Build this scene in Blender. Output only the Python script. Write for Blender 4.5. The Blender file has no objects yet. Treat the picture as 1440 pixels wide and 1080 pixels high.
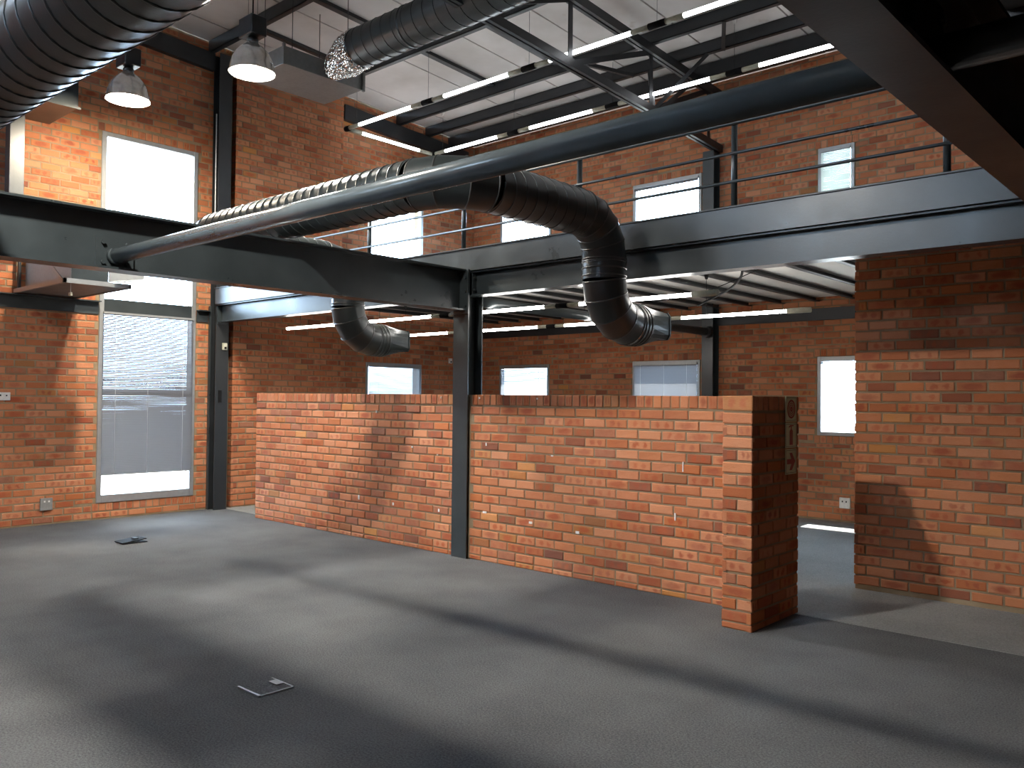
import bpy, math, random
from mathutils import Vector, Matrix
R = random.Random(7)
PI = math.pi
sc = bpy.context.scene
COL = sc.collection

# ------------------------------------------------------------------ camera
FPX = 1189.16                                    # focal length in pixels of the 1440 px wide frame
CAM_Z = 1.6
YAW, PITCH, ROLL = math.radians(42.0596), math.radians(0.957), math.radians(0.558)
fw = Vector((-math.sin(YAW)*math.cos(PITCH), math.cos(YAW)*math.cos(PITCH), math.sin(PITCH)))
rt = Vector((math.cos(YAW), math.sin(YAW), 0)); up = rt.cross(fw)
cr, sr = math.cos(ROLL), math.sin(ROLL)
rt, up = cr*rt + sr*up, -sr*rt + cr*up
CAM = Vector((0, 0, CAM_Z))
cam_data = bpy.data.cameras.new('camera'); cam_data.sensor_width = 36.0
cam_data.lens = 36.0*FPX/1440.0; cam_data.clip_start = 0.02; cam_data.clip_end = 300
cam = bpy.data.objects.new('camera', cam_data); COL.objects.link(cam)
m = Matrix((rt, up, -fw)).transposed().to_4x4(); m.translation = CAM
cam.matrix_world = m
sc.camera = cam

# ------------------------------------------------------------------ world, sun, exposure
LAMP_W = 1000.0
LAMP_COL = (1.0, 0.94, 0.85)
TUBE_UP, TUBE_LOW = 12.0, 36.0
SKY_E = 36.0
w = bpy.data.worlds.new('sky'); sc.world = w; w.use_nodes = True
bg = w.node_tree.nodes['Background']
bg.inputs['Color'].default_value = (0.60, 0.78, 1.0, 1); bg.inputs['Strength'].default_value = SKY_E
sun_d = bpy.data.lights.new('sun', 'SUN'); sun_d.energy = 130; sun_d.angle = math.radians(0.6); sun_d.color = (1, 0.95, 0.88)
sun = bpy.data.objects.new('sun', sun_d); COL.objects.link(sun)
sun.rotation_euler = Vector((0.03, -0.42, -1)).to_track_quat('-Z', 'Y').to_euler(); sun.location = (0, 20, 30)
# daylight of the tall windows in the wall behind the viewer (the windows themselves are built below)
W_FRONT = [(-10.4, -9.2, 3.9, 5.4), (-7.7, -6.5, 3.9, 5.4), (-4.3, -3.1, 3.9, 5.4)]
DAY_E = 4.0
for a, c, z0, z1 in W_FRONT:
    ld = bpy.data.lights.new('window_daylight', 'AREA'); ld.shape = 'RECTANGLE'; ld.size = c-a-.1; ld.size_y = z1-z0-.1
    ld.energy = DAY_E*PI*(c-a)*(z1-z0); ld.color = (.80, .90, 1.0)
    lo = bpy.data.objects.new('window_daylight', ld); COL.objects.link(lo); lo.location = ((a+c)/2, -5.3, (z0+z1)/2); lo.rotation_euler = (PI/2, 0, 0)
vs = sc.view_settings
vs.view_transform = 'Standard'; vs.look = 'None'; vs.gamma = 1; vs.use_curve_mapping = False; vs.exposure = -0.06
sc.cycles.use_denoising = True
sc.cycles.max_bounces = 7; sc.cycles.diffuse_bounces = 4; sc.cycles.glossy_bounces = 3; sc.cycles.transparent_max_bounces = 8
sc.cycles.sample_clamp_indirect = 6.0
sc.cycles.caustics_reflective = False; sc.cycles.caustics_refractive = False

# ------------------------------------------------------------------ materials
def mat(name):
    mt = bpy.data.materials.new(name); mt.use_nodes = True
    nt = mt.node_tree; nt.nodes.clear()
    out = nt.nodes.new('ShaderNodeOutputMaterial')
    return mt, nt, out
def nd(nt, typ, ins=None, **props):
    n = nt.nodes.new(typ)
    for k, v in props.items(): setattr(n, k, v)
    for k, v in (ins or {}).items():
        s = n.inputs[k]
        if hasattr(v, 'is_linked') or isinstance(v, bpy.types.NodeSocket): nt.links.new(v, s)
        else: s.default_value = v
    return n
def M(nt, op, a, b=None, c=None, clamp=False):
    n = nt.nodes.new('ShaderNodeMath'); n.operation = op; n.use_clamp = clamp
    for i, v in enumerate((a, b, c)):
        if v is None: continue
        if isinstance(v, bpy.types.NodeSocket): nt.links.new(v, n.inputs[i])
        else: n.inputs[i].default_value = v
    return n.outputs[0]
def mix(nt, fac, a, b, blend='MIX'):
    n = nt.nodes.new('ShaderNodeMix'); n.data_type = 'RGBA'; n.blend_type = blend
    for s, v in ((n.inputs['Factor'], fac), (n.inputs['A'], a), (n.inputs['B'], b)):
        if isinstance(v, bpy.types.NodeSocket): nt.links.new(v, s)
        elif isinstance(v, (int, float)): s.default_value = v
        else: s.default_value = (*v, 1) if len(v) == 3 else v
    return n.outputs['Result']
def sockets(n, name): return next(s for s in n.outputs if s.name == name and s.enabled)
def ramp(nt, fac, stops, interp='LINEAR'):
    n = nt.nodes.new('ShaderNodeValToRGB'); cr_ = n.color_ramp; cr_.interpolation = interp
    while len(cr_.elements) < len(stops): cr_.elements.new(0.5)
    for e, (p, c) in zip(cr_.elements, stops):
        e.position = p; e.color = (*c, 1) if len(c) == 3 else c
    nt.links.new(fac, n.inputs['Fac']); return n.outputs['Color']
def noise(nt, vec, scale, detail=3, rough=0.55):
    n = nd(nt, 'ShaderNodeTexNoise', {'Scale': scale, 'Detail': detail, 'Roughness': rough})
    nt.links.new(vec, n.inputs['Vector']); return n.outputs['Fac']
def principled(nt, out, color, rough, metal=0.0, bump=None, bump_s=0.2, bump_d=0.01, spec=0.5, extra=None):
    p = nt.nodes.new('ShaderNodeBsdfPrincipled')
    for k, v in (('Base Color', color), ('Roughness', rough), ('Metallic', metal), ('Specular IOR Level', spec)):
        if isinstance(v, bpy.types.NodeSocket): nt.links.new(v, p.inputs[k])
        elif k == 'Base Color': p.inputs[k].default_value = (*v, 1)
        else: p.inputs[k].default_value = v
    if bump is not None:
        b = nd(nt, 'ShaderNodeBump', {'Strength': bump_s, 'Distance': bump_d}); nt.links.new(bump, b.inputs['Height'])
        nt.links.new(b.outputs['Normal'], p.inputs['Normal'])
    nt.links.new(p.outputs[0], out.inputs['Surface']); return p

def m_simple(name, color, rough=0.5, metal=0.0, nscale=30, vary=0.12, bump_s=0.1, spec=0.5):
    mt, nt, out = mat(name)
    geo = nd(nt, 'ShaderNodeTexCoord').outputs['Object']
    f = noise(nt, geo, nscale, 4)
    dark = tuple(c*(1-vary) for c in color); lite = tuple(min(1, c*(1+vary)) for c in color)
    col = ramp(nt, f, [(0.3, dark), (0.7, lite)])
    r = M(nt, 'MULTIPLY_ADD', f, 0.16, rough-0.08, clamp=True)
    principled(nt, out, col, r, metal, f, bump_s, 0.004, spec)
    return mt
def m_emit(name, color, strength):
    mt, nt, out = mat(name)
    e = nd(nt, 'ShaderNodeEmission', {'Color': (*color, 1), 'Strength': strength})
    nt.links.new(e.outputs[0], out.inputs['Surface']); return mt

def m_brick():
    mt, nt, out = mat('face_brick')
    tc = nd(nt, 'ShaderNodeTexCoord'); oi = nd(nt, 'ShaderNodeObjectInfo'); ge = nd(nt, 'ShaderNodeNewGeometry')
    rnd = M(nt, 'FRACT', M(nt, 'ADD', M(nt, 'MULTIPLY', oi.outputs['Random'], 7.31), M(nt, 'MULTIPLY', ge.outputs['Random Per Island'], 5.77)))
    r2 = M(nt, 'FRACT', M(nt, 'MULTIPLY', rnd, 37.7)); r3 = M(nt, 'FRACT', M(nt, 'MULTIPLY', rnd, 113.3)); r4 = M(nt, 'FRACT', M(nt, 'MULTIPLY', rnd, 291.1))
    base = ramp(nt, rnd, [(0.0, (0.427, 0.132, 0.044)), (0.14, (0.504, 0.189, 0.078)), (0.30, (0.533, 0.220, 0.104)), (0.46, (0.388, 0.119, 0.044)),
                          (0.60, (0.543, 0.233, 0.118)), (0.72, (0.485, 0.163, 0.059)), (0.82, (0.330, 0.101, 0.043)), (0.90, (0.233, 0.079, 0.044)), (0.95, (0.165, 0.066, 0.044)), (1.0, (0.553, 0.238, 0.067))])
    off = nd(nt, 'ShaderNodeCombineXYZ', {'X': M(nt, 'MULTIPLY', rnd, 91.0), 'Y': M(nt, 'MULTIPLY', r2, 57.0), 'Z': M(nt, 'MULTIPLY', r3, 33.0)})
    vec = nd(nt, 'ShaderNodeVectorMath', operation='ADD'); nt.links.new(tc.outputs['Object'], vec.inputs[0]); nt.links.new(off.outputs[0], vec.inputs[1])
    v = vec.outputs[0]
    n1 = noise(nt, v, 14, 4); n2 = noise(nt, v, 75, 3, 0.65)
    uv = nd(nt, 'ShaderNodeSeparateXYZ'); nt.links.new(tc.outputs['UV'], uv.inputs[0])
    wob = M(nt, 'MULTIPLY', M(nt, 'SUBTRACT', n1, 0.5), 0.55)
    uu = M(nt, 'ADD', uv.outputs['X'], wob); vv = M(nt, 'ADD', uv.outputs['Y'], wob)
    def spot(cx, cy, rx, ry):
        a = M(nt, 'POWER', M(nt, 'DIVIDE', M(nt, 'SUBTRACT', uu, cx), rx), 2.0)
        b = M(nt, 'POWER', M(nt, 'DIVIDE', M(nt, 'SUBTRACT', vv, cy), ry), 2.0)
        d = M(nt, 'SQRT', M(nt, 'ADD', a, b))
        mr = nd(nt, 'ShaderNodeMapRange', {'From Min': 0.55, 'From Max': 1.25, 'To Min': 1.0, 'To Max': 0.0}); nt.links.new(d, mr.inputs['Value'])
        return mr.outputs[0]
    two = M(nt, 'MAXIMUM', spot(0.30, .5, .115, .36), spot(0.70, .5, .115, .36))
    one = spot(0.5, .5, .36, .40)
    m_two = M(nt, 'MULTIPLY', two, M(nt, 'LESS_THAN', r2, 0.34))
    m_one = M(nt, 'MULTIPLY', one, M(nt, 'GREATER_THAN', r2, 0.80))
    flash = M(nt, 'MULTIPLY', M(nt, 'MAXIMUM', m_two, m_one), 0.80)
    dark = mix(nt, r3, (.40, .085, .028), (.27, .06, .032))
    c = mix(nt, flash, base, dark)
    c = mix(nt, M(nt, 'MULTIPLY', M(nt, 'GREATER_THAN', r4, 0.55), M(nt, 'MULTIPLY', n1, 0.6)), c, (.56, .26, .145))
    c = mix(nt, M(nt, 'MULTIPLY', M(nt, 'LESS_THAN', r4, 0.4), M(nt, 'MULTIPLY', noise(nt, v, 9, 3), 0.7)), c, (.36, .12, .055))
    c = mix(nt, M(nt, 'MULTIPLY', n2, 0.35), c, mix(nt, 0.5, c, (.16, .06, .045)))
    hgt = M(nt, 'ADD', M(nt, 'MULTIPLY', n2, 0.7), n1)
    principled(nt, out, c, 0.85, 0, hgt, 0.5, 0.004, 0.25)
    return mt
def m_mortar():
    mt, nt, out = mat('mortar')
    tc = nd(nt, 'ShaderNodeTexCoord').outputs['Object']
    a = noise(nt, tc, 5, 4); b = noise(nt, tc, 140, 2)
    c = ramp(nt, a, [(0.3, (.215, .155, .095)), (0.7, (.31, .235, .15))])
    principled(nt, out, c, 0.95, 0, b, 0.5, 0.004, 0.15); return mt
def m_brick_texture():
    mt, nt, out = mat('distant_brickwork')
    tc = nd(nt, 'ShaderNodeTexCoord').outputs['Object']
    s = nd(nt, 'ShaderNodeSeparateXYZ'); nt.links.new(tc, s.inputs[0])
    cmb = nd(nt, 'ShaderNodeCombineXYZ', {'X': M(nt, 'ADD', s.outputs['X'], s.outputs['Y']), 'Y': s.outputs['Z']})
    b = nd(nt, 'ShaderNodeTexBrick', {'Color1': (.50, .18, .09, 1), 'Color2': (.36, .11, .06, 1), 'Mortar': (.3, .22, .14, 1), 'Scale': 1.0,
                                      'Mortar Size': .006, 'Brick Width': .23, 'Row Height': .0865})
    nt.links.new(cmb.outputs[0], b.inputs['Vector'])
    principled(nt, out, b.outputs['Color'], .9, 0, b.outputs['Fac'], -.4, .006, .2); return mt
def m_carpet(name, c0, c1):
    mt, nt, out = mat(name)
    tc = nd(nt, 'ShaderNodeTexCoord').outputs['Object']
    a = noise(nt, tc, 95, 4, .75); b = noise(nt, tc, 1.3, 3); f = noise(nt, tc, 220, 2, .7)
    fac = M(nt, 'ADD', M(nt, 'MULTIPLY', a, .75), M(nt, 'MULTIPLY', b, .25))
    col = ramp(nt, fac, [(0.40, c0), (0.60, c1)])
    spk = M(nt, 'GREATER_THAN', f, 0.66)
    col = mix(nt, M(nt, 'MULTIPLY', spk, .35), col, tuple(x*2.0 for x in c1))
    principled(nt, out, col, 1.0, 0, M(nt, 'ADD', a, f), .8, .006, .05); return mt
def m_paint(name, color, rough=0.32, mottling=0.14):
    mt, nt, out = mat(name)
    tc = nd(nt, 'ShaderNodeTexCoord').outputs['Object']
    a = noise(nt, tc, 3.0, 5, .6); b = noise(nt, tc, 55, 3)
    col = ramp(nt, a, [(0.3, tuple(c*.82 for c in color)), (0.7, tuple(c*1.2 for c in color))])
    r = M(nt, 'MULTIPLY_ADD', a, mottling*2, rough-mottling, clamp=True)
    principled(nt, out, col, r, 0, M(nt, 'ADD', b, M(nt, 'MULTIPLY', a, .6)), .12, .004, .5); return mt
def m_galv(name, color, rough, metal):
    mt, nt, out = mat(name)
    tc = nd(nt, 'ShaderNodeTexCoord').outputs['Object']
    v = nd(nt, 'ShaderNodeTexVoronoi', {'Scale': 26.0}); nt.links.new(tc, v.inputs['Vector'])
    a = noise(nt, tc, 6, 4)
    col = mix(nt, M(nt, 'MULTIPLY', v.outputs['Distance'], .5), color, tuple(c*.72 for c in color))
    principled(nt, out, col, M(nt, 'MULTIPLY_ADD', a, .25, rough-.12), metal, a, .08, .004, .5); return mt
def m_foil():
    mt, nt, out = mat('crinkled_foil')
    tc = nd(nt, 'ShaderNodeTexCoord').outputs['Object']
    v = nd(nt, 'ShaderNodeTexVoronoi', {'Scale': 34.0}); nt.links.new(tc, v.inputs['Vector'])
    principled(nt, out, (.78, .76, .73), .16, 1.0, v.outputs['Distance'], 1.0, .03); return mt
def m_panel():
    mt, nt, out = mat('white_insulation_board')
    tc = nd(nt, 'ShaderNodeTexCoord').outputs['Object']
    a = noise(nt, tc, .8, 4, .6); b = noise(nt, tc, 2.2, 3)
    col = ramp(nt, a, [(0.25, (.52, .48, .44)), (0.55, (.70, .66, .63)), (0.8, (.76, .72, .70))])
    st = nd(nt, 'ShaderNodeMapRange', {'From Min': .68, 'From Max': .76}); nt.links.new(b, st.inputs['Value'])
    col = mix(nt, M(nt, 'MULTIPLY', st.outputs[0], .5), col, (.34, .23, .15))
    principled(nt, out, col, .6, 0, a, .05, .01, .3); return mt
def m_glass():
    mt, nt, out = mat('window_glass')
    t = nd(nt, 'ShaderNodeBsdfTransparent', {'Color': (.93, .96, .97, 1)}); g = nd(nt, 'ShaderNodeBsdfGlossy', {'Roughness': .03})
    fr = nd(nt, 'ShaderNodeFresnel', {'IOR': 1.45}); mx = nt.nodes.new('ShaderNodeMixShader')
    nt.links.new(M(nt, 'MULTIPLY', fr.outputs[0], .7), mx.inputs[0]); nt.links.new(t.outputs[0], mx.inputs[1]); nt.links.new(g.outputs[0], mx.inputs[2])
    nt.links.new(mx.outputs[0], out.inputs['Surface']); return mt
def m_slat(name, color, trans):
    mt, nt, out = mat(name)
    d = nd(nt, 'ShaderNodeBsdfDiffuse', {'Color': (*color, 1)}); t = nd(nt, 'ShaderNodeBsdfTranslucent', {'Color': (*color, 1)})
    g = nd(nt, 'ShaderNodeBsdfGlossy', {'Roughness': .35, 'Color': (.8, .8, .8, 1)})
    mx = nd(nt, 'ShaderNodeMixShader', {0: trans}); nt.links.new(d.outputs[0], mx.inputs[1]); nt.links.new(t.outputs[0], mx.inputs[2])
    m2 = nd(nt, 'ShaderNodeMixShader', {0: .08}); nt.links.new(mx.outputs[0], m2.inputs[1]); nt.links.new(g.outputs[0], m2.inputs[2])
    nt.links.new(m2.outputs[0], out.inputs['Surface']); return mt

MT = dict(brick=m_brick(), mortar=m_mortar(), farbrick=m_brick_texture(),
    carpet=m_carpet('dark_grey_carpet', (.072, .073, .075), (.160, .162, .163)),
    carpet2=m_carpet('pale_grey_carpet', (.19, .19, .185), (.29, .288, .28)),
    steel=m_paint('blue_grey_painted_steel', (.032, .040, .043), .32),
    pipe=m_paint('glossy_blue_grey_pipe_paint', (.082, .100, .108), .22, .05),
    steel_dark=m_paint('charcoal_painted_steel', (.018, .020, .022), .42),
    duct=m_paint('black_painted_duct', (.020, .025, .025), .34, .06),
    seam=m_simple('duct_seam_metal', (.06, .06, .058), .35, .3),
    galv=m_galv('galvanised_sheet', (.25, .255, .25), .40, .5),
    greymetal=m_galv('dull_grey_sheet', (.17, .175, .175), .5, .2), palemetal=m_galv('pale_grey_sheet', (.36, .38, .37), .5, .15),
    board=m_simple('white_gallery_board', (.82, .79, .74), .6, 0, 3, .05), foil=m_foil(), panel=m_panel(), glass=m_glass(),
    alu=m_simple('grey_aluminium', (.36, .37, .37), .42, .55, 20, .06),
    slat_grey=m_slat('grey_slat', (.14, .14, .15), .012), slat_white=m_slat('white_slat', (.28, .29, .31), .012),
    slat_green=m_slat('ivory_slat', (.66, .70, .62), .035),
    white=m_simple('white_plastic', (.72, .71, .68), .45), cream=m_simple('cream_batten_paint', (.52, .52, .42), .4),
    black=m_simple('black_plastic', (.008, .008, .009), .8, 0, 30, .12, .1, .15), dark=m_simple('dark_rubber', (.015, .015, .016), .7),
    tube=m_emit('fluorescent_tube_glow', (.93, .96, 1.0), TUBE_UP), tube_low=m_emit('fluorescent_tube_glow_under_gallery', (1.0, .97, .92), TUBE_LOW),
    bulb=m_emit('lamp_bulb_glow', (1.0, .95, .86), 60.0),
    shade=m_simple('polished_reflector', (.80, .79, .74), .22, .75), shade_in=m_simple('white_reflector_inside', (.92, .92, .9), .5),
    sign=m_simple('photoluminescent_sign_face', (.50, .56, .36), .5, 0, 10, .04), signline=m_simple('sign_border_ink', (.06, .06, .05), .6),
    signred=m_simple('sign_red_ink', (.25, .018, .022), .5), filler=m_simple('white_filler', (.72, .70, .68), .9),
    grey=m_simple('grey_plastic', (.24, .24, .23), .5), ground=m_simple('pale_outdoor_paving', (.14, .135, .125), .9, 0, 3, .15),
    soil=m_simple('ceiling_joint_tape', (.12, .09, .075), .8))

# ------------------------------------------------------------------ mesh helpers
class MB:
    def __init__(s): s.v = []; s.f = []; s.uv = []; s.smooth = []
    def add(s, vs_, fs, uvs=None, smooth=False):
        o = len(s.v); s.v += [tuple(v) for v in vs_]
        for i, f in enumerate(fs):
            s.f.append(tuple(o+k for k in f)); s.smooth.append(smooth)
            s.uv.append(uvs[i] if uvs else [(0, 0)]*len(f))
        return s
    def box(s, x0, x1, y0, y1, z0, z1):
        vs_ = [(x0,y0,z0),(x1,y0,z0),(x1,y1,z0),(x0,y1,z0),(x0,y0,z1),(x1,y0,z1),(x1,y1,z1),(x0,y1,z1)]
        return s.add(vs_, [(0,3,2,1),(4,5,6,7),(0,1,5,4),(1,2,6,5),(2,3,7,6),(3,0,4,7)])
    def hexa(s, p):          # eight corners, bottom ring then top ring
        return s.add(p, [(0,3,2,1),(4,5,6,7),(0,1,5,4),(1,2,6,5),(2,3,7,6),(3,0,4,7)])
    def rings(s, rings, closed=False, cap=True, smooth=True):
        n = len(rings[0]); o = len(s.v)
        for r in rings: s.v += [tuple(p) for p in r]
        m_ = len(rings)
        for i in range(m_-1 + (1 if closed else 0)):
            a = o+i*n; b = o+((i+1) % m_)*n
            for k in range(n):
                s.f.append((a+k, a+(k+1) % n, b+(k+1) % n, b+k)); s.smooth.append(smooth); s.uv.append([(0, 0)]*4)
        if cap and not closed:
            s.f.append(tuple(o+k for k in range(n))[::-1]); s.smooth.append(False); s.uv.append([(0, 0)]*n)
            s.f.append(tuple(o+(m_-1)*n+k for k in range(n))); s.smooth.append(False); s.uv.append([(0, 0)]*n)
        return s
    def tube(s, pts, r, n=12, cap=True):
        pts = [Vector(p) for p in pts]; rs = r if isinstance(r, (list, tuple)) else [r]*len(pts)
        t = [(pts[min(i+1, len(pts)-1)] - pts[max(i-1, 0)]).normalized() for i in range(len(pts))]
        ref = Vector((0, 0, 1)) if abs(t[0].z) < .9 else Vector((1, 0, 0))
        a = t[0].cross(ref).normalized(); rings = []
        for p, tt, rr in zip(pts, t, rs):
            a = (a - tt*a.dot(tt)).normalized(); b = tt.cross(a)
            rings.append([p + (a*math.cos(2*PI*k/n) + b*math.sin(2*PI*k/n))*rr for k in range(n)])
        return s.rings(rings, cap=cap)
    def lathe(s, c, prof, n=28, cap=False):
        return s.rings([[(c[0]+r*math.cos(2*PI*k/n), c[1]+r*math.sin(2*PI*k/n), c[2]+z) for k in range(n)] for r, z in prof], cap=cap)
    def ibeam(s, axis, a0, a1, c, z0, z1, wid, tf, tw):   # axis 'x' or 'y', c = centre in the other axis
        h = wid/2; q = tw/2
        prof = [(-h,z0),(h,z0),(h,z0+tf),(q,z0+tf),(q,z1-tf),(h,z1-tf),(h,z1),(-h,z1),(-h,z1-tf),(-q,z1-tf),(-q,z0+tf),(-h,z0+tf)]
        P = (lambda a, u, z: (a, c+u, z)) if axis == 'x' else (lambda a, u, z: (c-u, a, z))
        return s.rings([[P(a0, u, z) for u, z in prof], [P(a1, u, z) for u, z in prof]], smooth=False)
    def hbeam_vertical(s, cx, cy, z0, z1, d, wid, tf, tw, flange='y'):   # flanges face -y/+y or -x/+x
        h = wid/2; q = tw/2; e = d/2
        prof = [(-h,-e),(h,-e),(h,-e+tf),(q,-e+tf),(q,e-tf),(h,e-tf),(h,e),(-h,e),(-h,e-tf),(-q,e-tf),(-q,-e+tf),(-h,-e+tf)]
        P = (lambda u, v, z: (cx+u, cy+v, z)) if flange == 'y' else (lambda u, v, z: (cx-v, cy+u, z))
        return s.rings([[P(u, v, z0) for u, v in prof], [P(u, v, z1) for u, v in prof]], smooth=False)
    def bar(s, p0, p1, w_, h_, upv=(0, 0, 1)):
        p0 = Vector(p0); p1 = Vector(p1); t = (p1-p0).normalized(); a = t.cross(Vector(upv)).normalized(); b = a.cross(t)
        rg = lambda p: [p - a*w_/2 - b*h_/2, p + a*w_/2 - b*h_/2, p + a*w_/2 + b*h_/2, p - a*w_/2 + b*h_/2]
        return s.rings([rg(p0), rg(p1)], smooth=False)
    def mesh(s, name):
        me = bpy.data.meshes.new(name); me.from_pydata(s.v, [], s.f)
        me.polygons.foreach_set('use_smooth', s.smooth)
        l = me.uv_layers.new(name='UVMap'); fl = [c for u in s.uv for p in u for c in p]
        l.data.foreach_set('uv', fl); me.update(); return me
    def build(s, name, m_, parent=None):
        me = s.mesh(name); me.materials.append(MT[m_])
        o = bpy.data.objects.new(name, me); COL.objects.link(o)
        if parent is not None: o.parent = parent; o.matrix_parent_inverse = parent.matrix_world.inverted() if False else Matrix.Translation(-Vector(parent.location))
        return o
def bevel(o, w_=0.004, seg=1):
    b = o.modifiers.new('edge_bevel', 'BEVEL'); b.width = w_; b.segments = seg; b.limit_method = 'ANGLE'; return o
def thing(name, label, cat, loc=(0, 0, 0), group=None):
    o = bpy.data.objects.new(name, None); COL.objects.link(o); o.location = loc; o.empty_display_size = .1
    o['label'] = label; o['category'] = cat
    if group: o['group'] = group
    return o
def tag(o, label, cat, group=None):
    o['label'] = label; o['category'] = cat
    if group: o['group'] = group
    return o
def struct(o, label=None):
    o['kind'] = 'structure'
    if label: o['label'] = label
    return o
def dup(root, delta, label=None):
    c = root.copy(); COL.objects.link(c); c.location = Vector(root.location) + Vector(delta)
    if label: c['label'] = label
    for ch in list(root.children):
        k = ch.copy(); COL.objects.link(k); k.parent = c
        for g in list(ch.children):
            q = g.copy(); COL.objects.link(q); q.parent = k
    return c

# ------------------------------------------------------------------ measures of the place (metres)
XL, YR = -11.15, 11.25            # inner faces of the left and rear walls
YF, XS = -5.0, 5.0                # unseen walls behind and beside the camera
YW = 6.0                          # front of the low brick wall, line of the steel frame
T = 0.23
def roof(y, off=0.0): return 6.91 - 0.0533*y - off
FLOOR_JOIN = 6.17

# ------------------------------------------------------------------ floors, ground
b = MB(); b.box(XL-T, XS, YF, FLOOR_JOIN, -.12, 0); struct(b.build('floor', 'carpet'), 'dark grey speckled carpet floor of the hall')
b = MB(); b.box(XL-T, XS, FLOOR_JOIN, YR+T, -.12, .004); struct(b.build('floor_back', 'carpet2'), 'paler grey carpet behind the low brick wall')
b = MB(); b.box(-60, 60, -60, 60, -.3, -.13); struct(b.build('ground', 'ground'), 'pale paving outside the windows')

# ------------------------------------------------------------------ walls: mortar cores with openings
def core(name, face, rot, u0, u1, z0, z1, openings, thick=T, mname='mortar', recess=.005, wedge=None):
    """face: coordinate of the visible face; rot 0 faces -y (u=+x), 90 faces +x (u=+y)"""
    us = sorted({u0, u1, *[o[0] for o in openings], *[o[1] for o in openings]}); zs = sorted({z0, z1, *[o[2] for o in openings], *[o[3] for o in openings]})
    def solid(i, j):
        if not (0 <= i < len(us)-1 and 0 <= j < len(zs)-1): return False
        cu, cz = (us[i]+us[i+1])/2, (zs[j]+zs[j+1])/2
        return not any(o[0] < cu < o[1] and o[2] < cz < o[3] for o in openings)
    mb = MB()
    P = (lambda u, d, z: (u, face+recess+d, z)) if rot == 0 else (lambda u, d, z: (face-recess-d, u, z))
    D = thick-recess
    for i in range(len(us)-1):
        for j in range(len(zs)-1):
            if not solid(i, j): continue
            a, c, e, g = us[i], us[i+1], zs[j], zs[j+1]
            q = lambda *p: mb.add(p, [(0, 1, 2, 3)])
            q(P(a,0,e), P(c,0,e), P(c,0,g), P(a,0,g)); q(P(c,D,e), P(a,D,e), P(a,D,g), P(c,D,g))
            if not solid(i-1, j): q(P(a,D,e), P(a,0,e), P(a,0,g), P(a,D,g))
            if not solid(i+1, j): q(P(c,0,e), P(c,D,e), P(c,D,g), P(c,0,g))
            if not solid(i, j-1): q(P(a,D,e), P(c,D,e), P(c,0,e), P(a,0,e))
            if not solid(i, j+1): q(P(a,0,g), P(c,0,g), P(c,D,g), P(a,D,g))
    if wedge: mb.hexa([P(u0,0,z1), P(u1,0,z1), P(u1,D,z1), P(u0,D,z1), P(u0,0,wedge[0]), P(u1,0,wedge[1]), P(u1,D,wedge[1]), P(u0,D,wedge[0])])
    return mb, name, mname
W_LEFT = [(4.47, 5.77, .21, 4.98), (8.75, 9.97, 1.14, 2.17), (8.78, 9.97, 3.90, 5.0)]
W_BACK = [(-10.45, -9.29, 1.14, 2.19), (-7.57, -6.37, 1.14, 2.20), (-4.59, -3.39, 1.14, 2.20), (-1.65, -.45, 1.14, 2.20), (1.35, 2.55, 1.14, 2.20), (-10.47, -9.28, 3.90, 5.0), (-7.58, -6.36, 3.90, 5.0), (-4.59, -4.10, 3.90, 5.02)]
mb, _, _ = core('wall_left', XL, 90, 1.0, YR+T, 0, 6.28, W_LEFT, wedge=(roof(1.0, .005), roof(YR+T, .005)))
PIL = (6.28, 8.16, .11)                                           # shallow brick pilaster standing proud of the left wall
wall_left = struct(mb.build('wall_left', 'mortar'), 'tall red brick wall with the full-height window')
mb = MB(); mb.hexa([(XL+.004, PIL[0], 0), (XL+PIL[2]-.008, PIL[0]+.008, 0), (XL+PIL[2]-.008, PIL[1], 0), (XL+.004, PIL[1], 0),
         (XL+.004, PIL[0], roof(PIL[0], .01)), (XL+PIL[2]-.008, PIL[0]+.008, roof(PIL[0], .01)), (XL+PIL[2]-.008, PIL[1], roof(PIL[1], .01)), (XL+.004, PIL[1], roof(PIL[1], .01))])
wall_pilaster = struct(mb.build('wall_pilaster', 'mortar'), 'shallow brick pilaster on the tall wall beside the corner post')
mb, _, _ = core('wall_left_near', XL, 90, YF, 1.0, 0, 6.8, []); struct(mb.build('wall_left_near', 'farbrick'), 'red brick wall continuing past the cooler box')
mb, _, _ = core('wall_back', YR, 0, XL, XS, 0, roof(YR, .005), W_BACK, thick=.12)
wall_back = struct(mb.build('wall_back', 'mortar'), 'rear red brick wall with two rows of windows')
mb, _, _ = core('wall_front', YF-T, 0, XL-T, XS, 0, 7.1, W_FRONT, recess=0)
struct(mb.build('wall_front', 'farbrick'), 'brick wall with high windows behind the viewer')
mb = MB(); mb.box(XS, XS+T, YF-T, YR+T, 0, 7.1); struct(mb.build('wall_side', 'farbrick'), 'brick wall on the far side of the hall')
RX0, RY = -2.68, 7.36
mb = MB(); mb.box(RX0+.008, XS, RY+.008, RY+T, 0, 2.855)
wall_right = struct(mb.build('wall_right', 'mortar'), 'dark brick partition standing under the gallery beam')
LX0, LX1, LH = -9.93, -2.68, 1.635                                # low wall, with a return pier at its right end
PX0, PY0, PY1 = -2.905, 5.45, 6.22
mb = MB(); mb.box(LX0, PX0+.05, YW+.008, YW+.212, 0, LH-.112); mb.box(PX0+.008, LX1-.008, PY0+.008, PY1-.008, 0, LH-.112)
wall_low = struct(mb.build('wall_low', 'mortar'), 'chest-high freestanding red brick wall with a return pier')

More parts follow.
